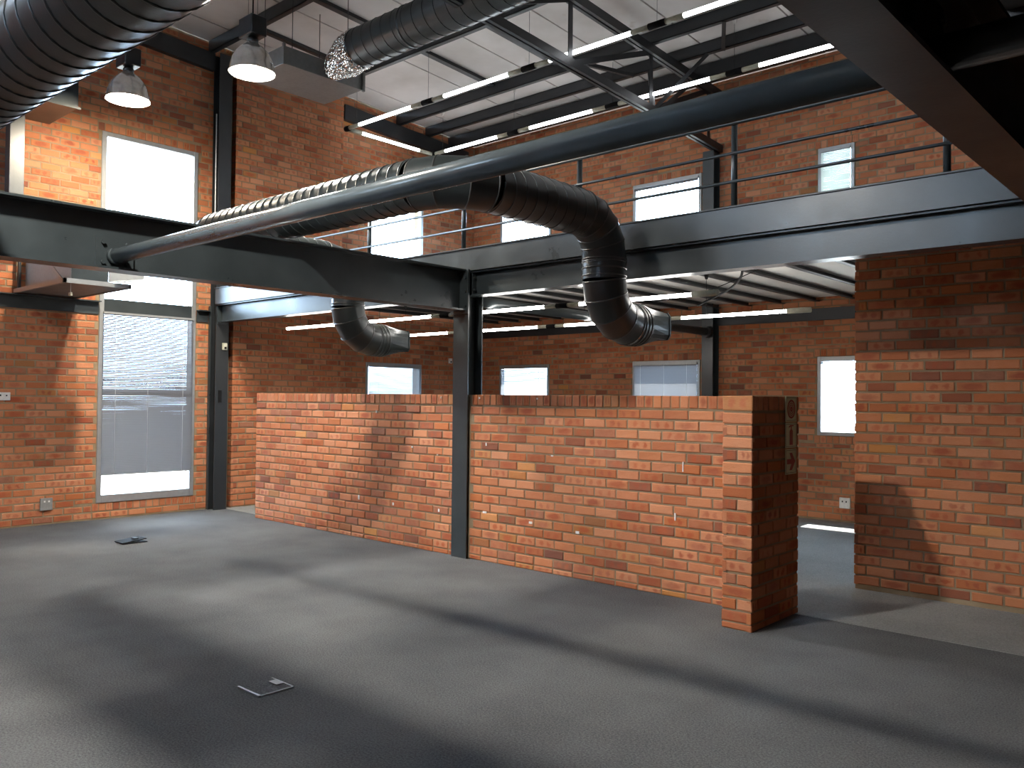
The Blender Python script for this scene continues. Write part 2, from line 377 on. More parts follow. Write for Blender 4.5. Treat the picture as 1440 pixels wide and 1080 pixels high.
# ------------------------------------------------------------------ ceiling
mb = MB(); mb.hexa([(XL-T, YF, roof(YF)+.05), (XS, YF, roof(YF)+.05), (XS, YR+T, roof(YR+T)+.05), (XL-T, YR+T, roof(YR+T)+.05),
                    (XL-T, YF, roof(YF)+.12), (XS, YF, roof(YF)+.12), (XS, YR+T, roof(YR+T)+.12), (XL-T, YR+T, roof(YR+T)+.12)])
ceiling = struct(mb.build('ceiling', 'soil'), 'sloping roof lined with white insulation boards')
xs = [XL] + [-10.6 + 1.225*k for k in range(13)]
for a, c in zip(xs[:-1], xs[1:]):
    for y0, y1 in ((YF, -.5), (-.5, 4.15), (4.15, 9.35), (9.35, YR)):
        mb = MB(); g = .012
        mb.hexa([(a+g, y0+.002, roof(y0)), (c-g, y0+.002, roof(y0)), (c-g, y1-.002, roof(y1)), (a+g, y1-.002, roof(y1)),
                 (a+g, y0+.002, roof(y0)+.045), (c-g, y0+.002, roof(y0)+.045), (c-g, y1-.002, roof(y1)+.045), (a+g, y1-.002, roof(y1)+.045)])
        mb.build('insulation_board', 'panel', ceiling)

# ------------------------------------------------------------------ roof steel
def purlin(y, x0, x1, z_top, d, w_, lab):
    mb = MB(); z0 = z_top-d
    mb.box(x0, x1, y-.005, y+.005, z0, z_top); mb.box(x0, x1, y-.005, y+w_, z0, z0+.008); mb.box(x0, x1, y-.005, y+w_, z_top-.008, z_top)
    mb.box(x0, x1, y+w_-.006, y+w_, z0+.008, z0+.022)
    return tag(mb.build('roof_purlin', 'steel_dark'), lab, 'purlin', 'roof purlins')
for y, lb in ((-2.8, 'charcoal roof purlin nearest the wall behind the viewer'), (-1.05, 'second charcoal roof purlin from the wall behind the viewer'), (.7, 'charcoal roof purlin on the near side of the supply duct'),
              (2.45, 'charcoal roof purlin just above the long pipe strut'), (4.2, 'charcoal roof purlin over the high bay lamps'), (5.9, 'charcoal roof purlin passing over the foil-ended duct beside the bell lamp'),
              (7.66, 'charcoal roof purlin beside the front row of the fluorescent frame'), (9.33, 'charcoal roof purlin beside the rear row of the fluorescent frame'), (10.0, 'charcoal roof purlin next to the wide eaves beam')):
    purlin(y, XL+.01, XS-.02, roof(y+.07, .003), .16, .07, lb)
mb = MB(); mb.box(XL+.01, XS-.02, 10.55, 10.80, roof(10.8)-.20, roof(10.8)-.02)
tag(mb.build('eaves_beam', 'steel_dark'), 'wide dark eaves beam under the roof edge by the rear wall', 'beam')
for x, y0, y1, lb in ((-10.17, 5.98, 7.65, 'dark ceiling batten above the plenum box near the tall wall'), (-8.87, 5.98, 7.65, 'dark ceiling batten rising behind the foil-ended duct'), (-8.87, 7.74, 9.32, 'dark ceiling batten over the first tubes of the fluorescent frame'),
                      (-7.6, 7.74, 9.32, 'dark ceiling batten over the second tubes of the fluorescent frame'), (-10.17, 2.5, 4.2, 'dark ceiling batten above the glaring lamp by the window'), (-8.87, 4.3, 5.9, 'dark ceiling batten between the two lamps by the tall wall'), (-7.6, 4.3, 5.9, 'dark ceiling batten right above the bell lamp')):
    mb = MB(); mb.hexa([(x-.045, y0, roof(y0)-.05), (x+.045, y0, roof(y0)-.05), (x+.045, y1, roof(y1)-.05), (x-.045, y1, roof(y1)-.05),
                        (x-.045, y0, roof(y0)-.003), (x+.045, y0, roof(y0)-.003), (x+.045, y1, roof(y1)-.003), (x-.045, y1, roof(y1)-.003)])
    tag(mb.build('ceiling_batten', 'steel_dark'), lb, 'batten', 'dark ceiling battens')
# wall-top channel on the left wall
for y0, y1 in ((2.0, 5.96), (8.2, 11.0)):
    mb = MB(); mb.hexa([(XL+.002, y0, roof(y0)-.42), (XL+.09, y0, roof(y0)-.42), (XL+.09, y1, roof(y1)-.42), (XL+.002, y1, roof(y1)-.42),
                        (XL+.002, y0, roof(y0)-.18), (XL+.09, y0, roof(y0)-.18), (XL+.09, y1, roof(y1)-.18), (XL+.002, y1, roof(y1)-.18)])
    tag(mb.build('wall_channel', 'steel_dark'), 'dark steel channel along the top of the tall brick wall ' + ('before the corner post' if y0 < 5 else 'over the gallery'), 'channel')
# roof truss on the line of the steel column
XT = -6.06
truss = thing('roof_truss', 'dark steel roof truss with parallel chords crossing above the gallery', 'truss', (XT, 6.0, 5.5))
def chord(z): return 5.84 - .0533*z
for nm, lo, hi in (('bottom_chord', 5.84, 5.94), ('top_chord', 6.62, 6.735)):
    for sx in (-.055, .012):
        mb = MB(); a, c = XT+sx, XT+sx+.043; y0, y1 = YF+.1, YR-.02
        mb.hexa([(a,y0,lo-.0533*y0),(c,y0,lo-.0533*y0),(c,y1,lo-.0533*y1),(a,y1,lo-.0533*y1),(a,y0,hi-.0533*y0),(c,y0,hi-.0533*y0),(c,y1,hi-.0533*y1),(a,y1,hi-.0533*y1)])
        mb.build(nm, 'steel_dark', truss)
ys = [-2.62, -.9, .82, 2.53, 4.24, 5.95, 7.67, 9.38, 10.9]
for y in ys: MB().bar((XT, y, chord(y)+.05), (XT, y, chord(y)+.8), .012, .075, (0, 1, 0)).build('truss_post', 'steel_dark', truss)
for a, c in zip(ys[:-1], ys[1:]): MB().bar((XT, a+.05, chord(a)+.08), (XT, c-.04, chord(c)+.80), .012, .07).build('truss_diagonal', 'steel_dark', truss)
MB().bar((XT+.12, 9.45, chord(9.4)+.06), (XT+.05, 10.4, chord(10.4)+.78), .012, .06).build('truss_diagonal', 'steel_dark', truss)
for lb, (p0, p1) in zip(('angle brace between the two last purlins on the overhead beam side of the truss', 'angle brace between the two last purlins on the tall window side of the truss'),
                        (((-5.0, 9.36, 6.26), (-5.35, 10.0, 6.2)), ((-7.1, 9.36, 6.26), (-6.75, 10.0, 6.2)))):
    tag(MB().bar(p0, p1, .05, .05).build('knee_brace', 'steel_dark'), lb, 'brace', 'angle braces beside the truss')
for p0, p1 in (((-5.6, 10.02, 6.20), (XT, 9.45, 5.42)), ((-6.5, 10.02, 6.20), (XT, 9.45, 5.42))):
    MB().bar(p0, p1, .05, .05).build('side_brace', 'steel_dark', truss)

# ------------------------------------------------------------------ main steel frame
XC, YC = -6.08, 6.065
c_ = thing('steel_column', 'blue-grey painted steel column rising through the low brick wall', 'column', (XC, YC, 0))
MB().hbeam_vertical(XC, YC, 0, 2.88, .21, .21, .014, .01).build('column_shaft', 'steel', c_)
MB().box(XC-.125, XC+.125, 5.935, 5.959, 2.44, 2.88).build('end_plate', 'steel', c_)
for x in (-.09, .09):
    for z in (2.52, 2.66, 2.80):
        MB().tube([(XC+x, 5.92, z), (XC+x, 5.936, z)], .016, 6).build('bolt', 'steel', c_)
def bolts(parent, pts, ax):
    for p in pts:
        d = Vector((.018, 0, 0)) if ax == 'x' else Vector((0, .018, 0))
        MB().tube([Vector(p), Vector(p)+d], .015, 6).build('bolt', 'steel', parent)
bl = thing('cross_beam', 'deep dark steel beam running from the window wall side to the column', 'beam', (XC, 0, 2.47))
MB().ibeam('y', YF+.02, 5.934, XC, 2.47, 2.88, .19, .016, .011).build('beam_section', 'steel', bl)
for y in (2.45, 2.62):
    bolts(bl, [(XC+.022, y-.005, 2.52), (XC+.022, y-.005, 2.66)], 'x')
MB().box(XC+.006, XC+.022, 2.40, 2.66, 2.487, 2.70).build('pipe_plate', 'steel', bl)
XB = -.735
br = thing('overhead_beam', 'near-black steel beam seen from below beside the gallery corner', 'beam', (XB, 0, 2.49))
MB().ibeam('y', YF+.02, 5.96, XB, 2.49, 2.89, .17, .016, .011).build('beam_section', 'steel_dark', br)
MB().box(XB+.006, XB+.02, 2.38, 2.66, 2.507, 2.75).build('pipe_plate', 'black', br)
bolts(br, [(XB+.02, 2.42, 2.55), (XB+.02, 2.62, 2.55), (XB+.02, 2.42, 2.70), (XB+.02, 2.62, 2.70)], 'x')
pp = thing('steel_pipe', 'long glossy blue-grey steel pipe strut bolted between two beams', 'pipe', (XC, 2.53, 2.6))
MB().tube([(XC+.022, 2.53, 2.568), (XB-.006, 2.53, 2.568)], .052, 32).build('pipe_shaft', 'pipe', pp)
MB().tube([(XC+.022, 2.53, 2.568), (XC+.075, 2.53, 2.568)], .06, 24).build('pipe_collar', 'steel', pp)
pp2 = thing('steel_pipe', 'dark steel pipe strut bolted to the far side of the overhead beam', 'pipe', (XB, 2.53, 2.6))
MB().tube([(XB+.02, 2.53, 2.568), (4.9, 2.53, 2.568)], .052, 24).build('pipe_shaft', 'steel_dark', pp2)

gb = thing('gallery_beam', 'long blue-grey steel beam carrying the gallery edge between column and brick partition', 'beam', (XC, 6.06, 2.62))
MB().ibeam('x', XC+.012, XS-.02, 6.06, 2.62, 2.865, .15, .013, .009).build('beam_section', 'steel', gb)
MB().box(XC+.11, XC+.122, 6.0, 6.12, 2.635, 2.85).build('end_plate', 'steel', gb)
bolts(gb, [(XC+.122, 6.02, z) for z in (2.68, 2.80)], 'x')
gb2 = thing('gallery_beam', 'shorter blue-grey steel beam under the gallery edge between corner post and column', 'beam', (XL, 6.06, 2.62))
MB().ibeam('x', XL+.20, XC-.012, 6.06, 2.62, 2.865, .15, .013, .009).build('beam_section', 'steel', gb2)
MB().box(XL+.187, XL+.20, 5.99, 6.13, 2.60, 2.89).build('end_plate', 'steel', gb2)
# edge channel above the beams
mb = MB(); mb.box(XL+.19, XS-.02, 5.955, 5.968, 2.868, 3.085); mb.box(XL+.19, XS-.02, 5.968, 6.03, 2.868, 2.88); mb.box(XL+.19, XS-.02, 5.968, 6.03, 3.073, 3.085)
ec = tag(mb.build('edge_channel', 'steel'), 'blue-grey steel channel facing the gallery floor edge above the beam', 'channel')
MB().box(XL+.19, XS-.02, 5.94, 6.05, 3.086, 3.096).build('floor_lip', 'steel_dark', ec)
# posts against the walls
cp = thing('corner_post', 'tall dark steel post against the brick wall beside the full-height window', 'column', (XL, 6.075, 0))
MB().hbeam_vertical(XL+.098, 6.075, 0, roof(6.1, .18), .17, .19, .013, .01, 'x').build('post_shaft', 'steel_dark', cp)
MB().box(XL+.014, XL+.06, 5.955, 5.975, 0, 2.85).build('edge_strip', 'steel', cp)
MB().box(XL+.184, XL+.199, 6.03, 6.07, 1.50, 1.67).build('door_pull', 'black', cp)
cd = thing('cable_conduit', 'thin white conduit running down the dark corner post', 'conduit', (XL+.1, 5.965, 3.3))
MB().tube([(XL+.13, 5.968, 3.25), (XL+.13, 5.968, 5.55)], .009, 8).build('conduit_run', 'white', cd)
rp = thing('wall_post', 'dark steel post on the rear brick wall under the truss end', 'column', (-6.15, YR-.1, 0))
MB().hbeam_vertical(-6.15, YR-.1, .006, 5.25, .18, .18, .013, .01).build('post_shaft', 'steel', rp)
st = thing('tie_pipe', 'dark round tie pipe under the gallery joists joining column to rear post', 'pipe', (XC, 8.6, 2.5))
MB().tube([(XC-.02, 6.18, 2.592), (-6.14, YR-.20, 2.592)], .055, 24).build('pipe_shaft', 'steel', st)
MB().tube([(-6.14, YR-.27, 2.592), (-6.14, YR-.195, 2.592)], .085, 20).build('pipe_flange', 'steel_dark', st)
mb = MB(); mb.box(XL+.12, -6.25, YR-.06, YR-.004, 2.69, 2.85); mb.box(-6.05, XS-.02, YR-.06, YR-.004, 2.69, 2.85)
tag(mb.build('wall_plate', 'steel_dark'), 'dark steel channel on the rear brick wall under the gallery joists', 'channel')
# girt on the left wall, either side of the tall window
for y0, y1, lb in ((1.5, 4.46, 'blue-grey steel girt on the brick wall under the cooler box'), (5.78, 5.95, 'short blue-grey girt between window frame and corner post')):
    mb = MB(); mb.box(XL+.002, XL+.10, y0, y1, 2.77, 2.785); mb.box(XL+.002, XL+.014, y0, y1, 2.62, 2.77)
    tag(mb.build('wall_girt', 'steel'), lb, 'girt')

# ------------------------------------------------------------------ gallery floor: joists and white boards
fm = MB(); fm.box(XL+.12, XS-.02, 6.06, YR-.01, 3.035, 3.075)
gal = struct(fm.build('floor_gallery', 'carpet2'), 'upper gallery floor on steel joists')
jx = [-3.63 + .49*k for k in range(-16, 18)]
jx = [x for x in jx if x > XL+.2]
jm = MB(); jm.box(-.004, .004, 6.14, YR-.02, 2.945, 3.0); jm.box(-.004, .06, 6.14, YR-.02, 2.945, 2.952)
jme = jm.mesh('joist'); jme.materials.append(MT['steel_dark'])
for x in jx:
    o = bpy.data.objects.new('joist', jme); COL.objects.link(o); o.location = (x, 0, 0); o.parent = gal
for a, c in zip([XL+.13]+jx, jx+[XS-.03]):
    MB().box(a+.004, c-.004, 6.10, YR-.02, 3.003, 3.033).build('ceiling_board', 'board', gal)
# second deck over the viewer, beyond the overhead beam
fm = MB(); fm.box(XB-.02, XS-.02, YF+.02, 5.93, 3.035, 3.075)
deck = struct(fm.build('floor_deck', 'carpet2'), 'upper deck above the viewer')
for y in [-4.6 + .5*k for k in range(22)]:
    if y < 5.9: MB().box(XB+.02, XS-.03, y-.004, y+.05, 2.893, 3.0).build('joist', 'steel_dark', deck)
MB().box(XB+.02, XS-.03, YF+.03, 5.92, 3.003, 3.033).build('ceiling_board', 'greymetal', deck)

# ------------------------------------------------------------------ railing
rl = thing('gallery_railing', 'dark steel railing with three round rails along the gallery edge', 'railing', (-4, 6.0, 3.09))
for x in (-10.65, -9.13, -7.61, -6.09, -4.62, -3.11, -1.59, -.1, 1.4, 2.9):
    p = MB().tube([(x, 6.0, 3.10), (x, 6.0, 3.75)], .024, 14).build('post', 'steel', rl)
    MB().tube([(x, 6.0, 3.096), (x, 6.0, 3.104)], .045, 14).build('post_foot', 'steel_dark', p)
for z, r_ in ((3.29, .0125), (3.51, .0125), (3.745, .016)):
    MB().tube([(XL+.22, 5.968, z), (XS-.05, 5.968, z)], r_, 10).build('rail', 'steel', rl)

# ------------------------------------------------------------------ ducts
def arc(c, a, b_, r, n):     # quarter bend: from c+a*r ... centre c, start dir a (from centre), end dir b
    return [Vector(c) + (Vector(a)*math.cos(t) + Vector(b_)*math.sin(t))*r for t in [PI/2*i/n for i in range(n+1)]]
def ring(center, tan, r, n=28):
    t = Vector(tan).normalized(); ref = Vector((0, 0, 1)) if abs(t.z) < .9 else Vector((1, 0, 0))
    a = t.cross(ref).normalized(); b_ = t.cross(a)
    return [Vector(center) + (a*math.cos(2*PI*k/n) + b_*math.sin(2*PI*k/n))*r for k in range(n)]
def aligned(rings):          # keep the ring start points close so that the quads do not twist
    out = [rings[0]]; n = len(rings[0])
    for r_ in rings[1:]:
        p = out[-1]; best = None
        for rev in (False, True):
            q = r_[::-1] if rev else r_
            for s in range(n):
                d = sum((q[(s+k) % n]-p[k]).length_squared for k in range(0, n, 4))
                if best is None or d < best[0]: best = (d, [q[(s+k) % n] for k in range(n)])
        out.append(best[1])
    return out
def seam(parent, c, t, r, th=.006, wd=.012, m_='seam'):
    t = Vector(t).normalized(); rr = aligned([ring(Vector(c)+t*s, t, r+q) for s, q in ((-wd, -.004), (-wd*.6, th), (wd*.6, th), (wd, -.004))])
    return MB().rings(rr, cap=False).build('seam_band', m_, parent)
def bend(parent, pts, r, mname='duct', seams=True):   # lobster-back: each gore its own part
    pts = [Vector(p) for p in pts]
    tans = [(pts[min(i+1, len(pts)-1)]-pts[max(i-1, 0)]).normalized() for i in range(len(pts))]
    for i in range(len(pts)-1):
        rr = aligned([ring(pts[i], tans[i], r), ring(pts[i+1], tans[i+1], r)])
        MB().rings(rr, cap=False).build('elbow_segment', mname, parent)
    if seams:
        for p, t in zip(pts, tans): seam(parent, p, t, r, .0045, .007)
def straight(parent, p0, p1, r, pitch=.115, mname='duct', helix=True):
    p0 = Vector(p0); p1 = Vector(p1); t = (p1-p0).normalized(); L = (p1-p0).length
    s = MB().rings([ring(p0, t, r), ring(p1, t, r)], cap=False).build('duct_section', mname, parent)
    if helix:
        ref = Vector((0, 0, 1)); a = t.cross(ref).normalized(); b_ = t.cross(a); n = 26; tot = int(L/pitch*n); rg = []
        for i in range(tot+1):
            th = 2*PI*i/n; q = p0 + t*(i/n*pitch); rad = a*math.cos(th)+b_*math.sin(th)
            rg.append([q+rad*(r-.003)-t*.009, q+rad*(r+.0055)-t*.003, q+rad*(r+.0055)+t*.003, q+rad*(r-.003)+t*.009])
        MB().rings(rg).build('spiral_rib', mname, s)
    return s
DR, DZ, DY, DV, RB = .18, 3.085, 3.92, 5.665, .34
XD1, XD2 = -4.10, -7.55
du = thing('spiral_duct', 'black spiral air duct looping over the beams with two downturned outlets', 'duct', (-5.8, DY, DZ))
straight(du, (XD2+RB, DY, DZ), (XD1-RB, DY, DZ), DR)
for xd, sgn in ((XD1, -1), (XD2, 1)):
    bend(du, arc((xd+sgn*RB, DY+RB, DZ), (0, -1, 0), (-sgn, 0, 0), RB, 3), DR)
    straight(du, (xd, DY+RB, DZ), (xd, DV-RB, DZ), DR)
    bend(du, arc((xd, DV-RB, DZ-RB), (0, 0, 1), (0, 1, 0), RB, 4), DR)
    z1, z2 = DZ-RB, 2.24+RB
    straight(du, (xd, DV, z1), (xd, DV, z2), DR, helix=False)
    for z in (z1, z1-.02, z2+.09, z2+.03): seam(du, (xd, DV, z), (0, 0, 1), DR, .007, .008)
    bend(du, arc((xd, DV+RB, 2.24+RB), (0, -1, 0), (0, 0, -1), RB, 4), DR)
    straight(du, (xd, DV+RB, 2.24), (xd, DV+RB+.16, 2.24), DR, helix=False)
    for k in range(3): seam(du, (xd, DV+RB+.03+.045*k, 2.24), (0, 1, 0), DR, .006, .006)
    y0, y1 = DV+RB+.16, DV+RB+.40; n = 28; rd = ring((xd, y0, 2.24), (0, 1, 0), DR, n)
    rc = []
    for p in rd:                                             # round to rectangular mouth
        d = p-Vector((xd, y0, 2.24)); k = max(abs(d.x)/.17, abs(d.z)/.115)
        rc.append(Vector((xd+d.x/k, y1, 2.24+d.z/k)))
    o = MB().rings([rd, rc], cap=False, smooth=False).build('outlet_mouth', 'duct', du)
    rim = MB(); rim.rings([[Vector((xd+(p.x-xd)*s, y, 2.24+(p.z-2.24)*s)) for p in rc] for s, y in ((1.0, y1-.004), (1.045, y1-.004), (1.045, y1+.012), (1.0, y1+.012))], cap=False, smooth=False)
    rim.build('mouth_rim', 'duct', o)
nd_ = thing('supply_duct', 'large black spiral duct crossing above the deep beam beside the plenum box', 'duct', (-5, 1.36, 3.16))
straight(nd_, (XL+.25, 1.36, 3.165), (-2.45, 1.36, 3.165), .205, .135)
bend(nd_, arc((-2.45, 1.36, 3.565), (0, 0, -1), (1, 0, 0), .40, 4), .205)
straight(nd_, (-2.05, 1.36, 3.565), (-2.05, 1.36, 5.2), .205, .135)
for x in (-5.2, -2.6): seam(nd_, (x, 1.36, 3.165), (1, 0, 0), .205, .007, .02, 'duct')
d3 = thing('return_duct', 'black spiral duct under the roof ending in a crinkled foil sleeve', 'duct', (-7, 6.06, 5.65))
A0 = Vector((-7.95, 6.06, 5.66))
straight(d3, A0, (-1.0, 6.06, 5.66), .225, .17)
for x in (-7.9, -7.0, -5.0): seam(d3, (x, 6.06, 5.66), (1, 0, 0), .225, .007, .02, 'duct')
fp = [A0+Vector((.06, 0, 0)), A0, A0+Vector((-.14, .01, -.015)), A0+Vector((-.27, .015, -.04)), A0+Vector((-.40, .02, -.07)), A0+Vector((-.53, .02, -.10))]
rr = []
for i in range(25):
    t = i/24*(len(fp)-1); k = min(int(t), len(fp)-2); p = fp[k].lerp(fp[k+1], t-k)
    rad = (.229 if i < 5 else .222) - (.10*max(0, (i-12)/12)) + (.012 if i % 2 else 0)
    rr.append([q + Vector((R.uniform(-1, 1), R.uniform(-1, 1), R.uniform(-1, 1)))*.008 for q in ring(p, (1, 0, .1), rad, 28)])
MB().rings(rr, cap=False, smooth=True).build('foil_sleeve', 'foil', d3)
px = thing('plenum_box', 'flat galvanised sheet-metal plenum box hung under the roof beside the foil sleeve', 'plenum', (-8.9, 6.0, 5.45))
bevel(MB().box(-9.30, -8.50, 5.42, 6.56, 5.45, 5.66).build('plenum_body', 'galv', px))
MB().box(-8.502, -8.47, 5.40, 5.43, 5.43, 5.68).build('corner_flange', 'galv', px)
MB().box(-8.502, -8.47, 6.55, 6.58, 5.43, 5.68).build('corner_flange', 'galv', px)
for x, y in ((-9.2, 5.6), (-8.6, 5.6), (-9.2, 6.4), (-8.6, 6.4)):
    MB().tube([(x, y, 5.66), (x, y, roof(y, .004))], .005, 6).build('hanger_rod', 'steel_dark', px)
p2 = thing('plenum_box', 'dark grey plenum box on the brick wall above the vertical drop duct', 'plenum', (-10.6, 3.6, 4.9))
bevel(MB().box(XL+.004, -10.26, 3.32, 3.84, 4.90, 5.42).build('plenum_body', 'steel', p2))
MB().box(-10.28, -10.24, 3.30, 3.86, 4.885, 4.91).build('edge_flange', 'steel', p2)
vd = thing('drop_duct', 'narrow grey vertical sheet-metal duct on the brick wall above the cooler box', 'duct', (XL, 3.43, 3.2))
bevel(MB().box(XL+.002, XL+.16, 3.36, 3.52, 3.30, 4.898).build('duct_section', 'steel', vd))

# ------------------------------------------------------------------ cooler box on the left wall
ac = thing('cooler_box', 'grey sheet-metal cooler box with open flap on a wall tray', 'cooler', (-10.4, 3.8, 2.8))
bevel(MB().box(XL+.02, -9.74, 3.60, 4.0, 2.845, 3.298).build('box_body', 'palemetal', ac))
MB().box(-9.741, -9.73, 3.605, 3.995, 2.85, 3.295).build('front_panel', 'steel', ac)
MB().bar((-10.55, 3.594, 3.20), (-9.98, 3.594, 2.87), .008, .03).build('side_brace', 'alu', ac)
MB().box(XL+.004, -9.60, 3.49, 4.17, 2.80, 2.812).build('tray', 'greymetal', ac)
for a in ((XL+.02, -9.58, 3.47, 3.50, 2.79, 2.84), (XL+.02, -9.58, 4.16, 4.19, 2.79, 2.84), (-9.61, -9.58, 3.47, 4.19, 2.79, 2.84)):
    MB().box(*a).build('angle_frame', 'alu', ac)
fl = MB().hexa([(-9.735, 4.0, 2.86), (-9.45, 4.02, 2.83), (-9.45, 4.42, 2.90), (-9.735, 4.42, 2.93), (-9.735, 4.0, 2.87), (-9.45, 4.02, 2.84), (-9.45, 4.42, 2.91), (-9.735, 4.42, 2.94)]).build('flap', 'alu', ac)
MB().hexa([(-9.74, 4.0, 2.86), (-9.73, 4.0, 2.86), (-9.73, 4.40, 2.93), (-9.74, 4.40, 2.93), (-9.74, 4.0, 3.2), (-9.73, 4.0, 3.2), (-9.73, 4.40, 2.98), (-9.74, 4.40, 2.98)]).build('flap_cheek', 'alu', fl)
MB().tube([(-9.70, 3.585, 2.84), (-9.70, 3.585, 2.70)], .003, 6).build('pull_cord', 'white', ac)
MB().box(-9.73, -9.67, 3.575, 3.595, 2.665, 2.70).build('cord_tag', 'cream', ac)
MB().box(XL+.05, XL+.09, 3.50, 3.53, 2.81, 3.29).build('hanger_strap', 'steel_dark', ac)

# ------------------------------------------------------------------ windows
def window(n, rot, face, u0, u1, z0, z1, fr=.05, bottom=None, transoms=(), label=None, depth=.07, tm='alu'):
    bt = bottom or fr
    P = (lambda u, d, z: (u, face+d, z)) if rot == 0 else (lambda u, d, z: (face-d, u, z))
    def bx(a, c, d0, d1, e, g):
        p, q = P(a, d0, e), P(c, d1, g)
        return MB().box(min(p[0], q[0]), max(p[0], q[0]), min(p[1], q[1]), max(p[1], q[1]), min(p[2], q[2]), max(p[2], q[2]))
    d0, d1 = -.012, depth
    root = bpy.data.objects.new('window_%d' % n, None); COL.objects.link(root); root.location = P((u0+u1)/2, 0, z0); root['kind'] = 'structure'
    root['label'] = label
    for a in ((u0, u0+fr, z0, z1), (u1-fr, u1, z0, z1), (u0+fr, u1-fr, z0, z0+bt), (u0+fr, u1-fr, z1-fr, z1)):
        bevel(bx(a[0], a[1], d0, d1, a[2], a[3]).build('frame_member', 'alu', root))
    zs_ = [z0+bt] + [q for t in transoms for q in t] + [z1-fr]
    for t in transoms: bevel(bx(u0+fr, u1-fr, d0+.006, d1-.01, t[0], t[1]).build('transom', 'steel', root))
    for e, g in zip(zs_[::2], zs_[1::2]): bx(u0+fr, u1-fr, .036, .042, e, g).build('pane', 'glass', root)
    return root
window(1, 90, XL, *W_LEFT[0], .06, .10, ((1.60, 1.66), (2.66, 2.83)), 'full-height aluminium window in the tall brick wall')
window(2, 90, XL, *W_LEFT[1], .05, None, (), 'low window with half open blind near the room corner')
window(3, 90, XL, *W_LEFT[2], .05, None, (), 'upper gallery window in the tall side wall')
lab = ['low rear window with open blind next to the corner', 'low rear window with closed grey blind beside the wall post', 'low rear window without blind beyond the passage',
       'low rear window behind the brick partition', 'low rear window at the far end behind the partition', 'upper gallery window next to the corner', 'upper gallery window beside the wall post', 'narrow upper window covered by an ivory blind']
for i, o in enumerate(W_BACK): window(4+i, 0, YR, *o, .05, None, (), lab[i])

for i, o in enumerate(W_FRONT): window(12+i, 0, YF-T+.05, *o, .05, None, (), 'high window in the wall behind the viewer')

def blind(rot, face, u0, u1, z0, z1, pitch, width, tilt, mname, label, cords=(), rails=True):
    P = (lambda u, d, z: (u, face+d, z)) if rot == 0 else (lambda u, d, z: (face-d, u, z))
    root = thing('venetian_blind', label, 'blind', P((u0+u1)/2, -.03, z0))
    mb = MB(); k = 0; z = z0+.02
    cs, sn = math.cos(tilt)*width/2, math.sin(tilt)*width/2
    while z < z1-.03:
        j = R.uniform(-.0006, .0006)
        p = [P(u0, -.03-cs, z-sn+j), P(u1, -.03-cs, z-sn-j), P(u1, -.03, z+.0012), P(u0, -.03, z+.0012), P(u1, -.03+cs, z+sn), P(u0, -.03+cs, z+sn)]
        mb.add(p, [(0, 1, 2, 3), (3, 2, 4, 5)]); z += pitch; k += 1
    o = mb.build('slat_curtain', mname, root); o['kind'] = 'stuff'
    def bx(a, c, d0, d1, e, g, nm, m_):
        p, q = P(a, d0, e), P(c, d1, g)
        return MB().box(min(p[0], q[0]), max(p[0], q[0]), min(p[1], q[1]), max(p[1], q[1]), e, g).build(nm, m_, root)
    bx(u0, u1, -.046, -.016, z1-.028, z1, 'head_rail', 'alu'); bx(u0, u1, -.042, -.018, z0, z0+.014, 'bottom_rail', 'alu')
    for c in cords:
        u = u0+(u1-u0)*c; MB().tube([P(u, -.046, z0+.01), P(u, -.046, z1-.02)], .0022, 5).build('lift_cord', 'white', root)
    return root
blind(90, XL, 4.515, 5.725, .56, 2.66, .0225, .0265, math.radians(57), 'slat_grey', 'tall grey venetian blind lowered over the full-height window', (.13, .48, .88))
blind(90, XL, 8.785, 9.935, 1.18, 2.13, .0225, .026, math.radians(56), 'slat_white', 'pale venetian blind half open in the low window nearest the corner on the side wall', (.17, .8))
blind(0, YR, -10.415, -9.325, 1.18, 2.15, .0225, .026, math.radians(54), 'slat_white', 'pale venetian blind with wide gaps in the rear window nearest the corner', (.12, .85))
blind(0, YR, -7.535, -6.405, 1.18, 2.16, .0225, .0265, math.radians(62), 'slat_white', 'closed light grey venetian blind in the low rear window beside the post', (.12, .5, .85))
blind(0, YR, -4.54, -4.15, 3.94, 4.98, .0225, .027, math.radians(68), 'slat_green', 'closed ivory venetian blind in the narrow upper window', (.33,))
for (u0, u1, z1), lb in (((-7.54, -6.40, 4.96), 'raised blind bundled at the head of the upper window beside the post'), ((-4.55, -3.43, 2.16), 'raised blind bundled at the head of the low window beyond the passage')):
    t = thing('raised_blind', lb, 'blind', ((u0+u1)/2, YR-.03, z1))
    MB().box(u0, u1, YR-.05, YR-.015, z1-.028, z1).build('head_rail', 'alu', t)
    for k in range(5): MB().box(u0+.005, u1-.005, YR-.045, YR-.02, z1-.036-.007*k, z1-.031-.007*k).build('slat', 'slat_grey', t)

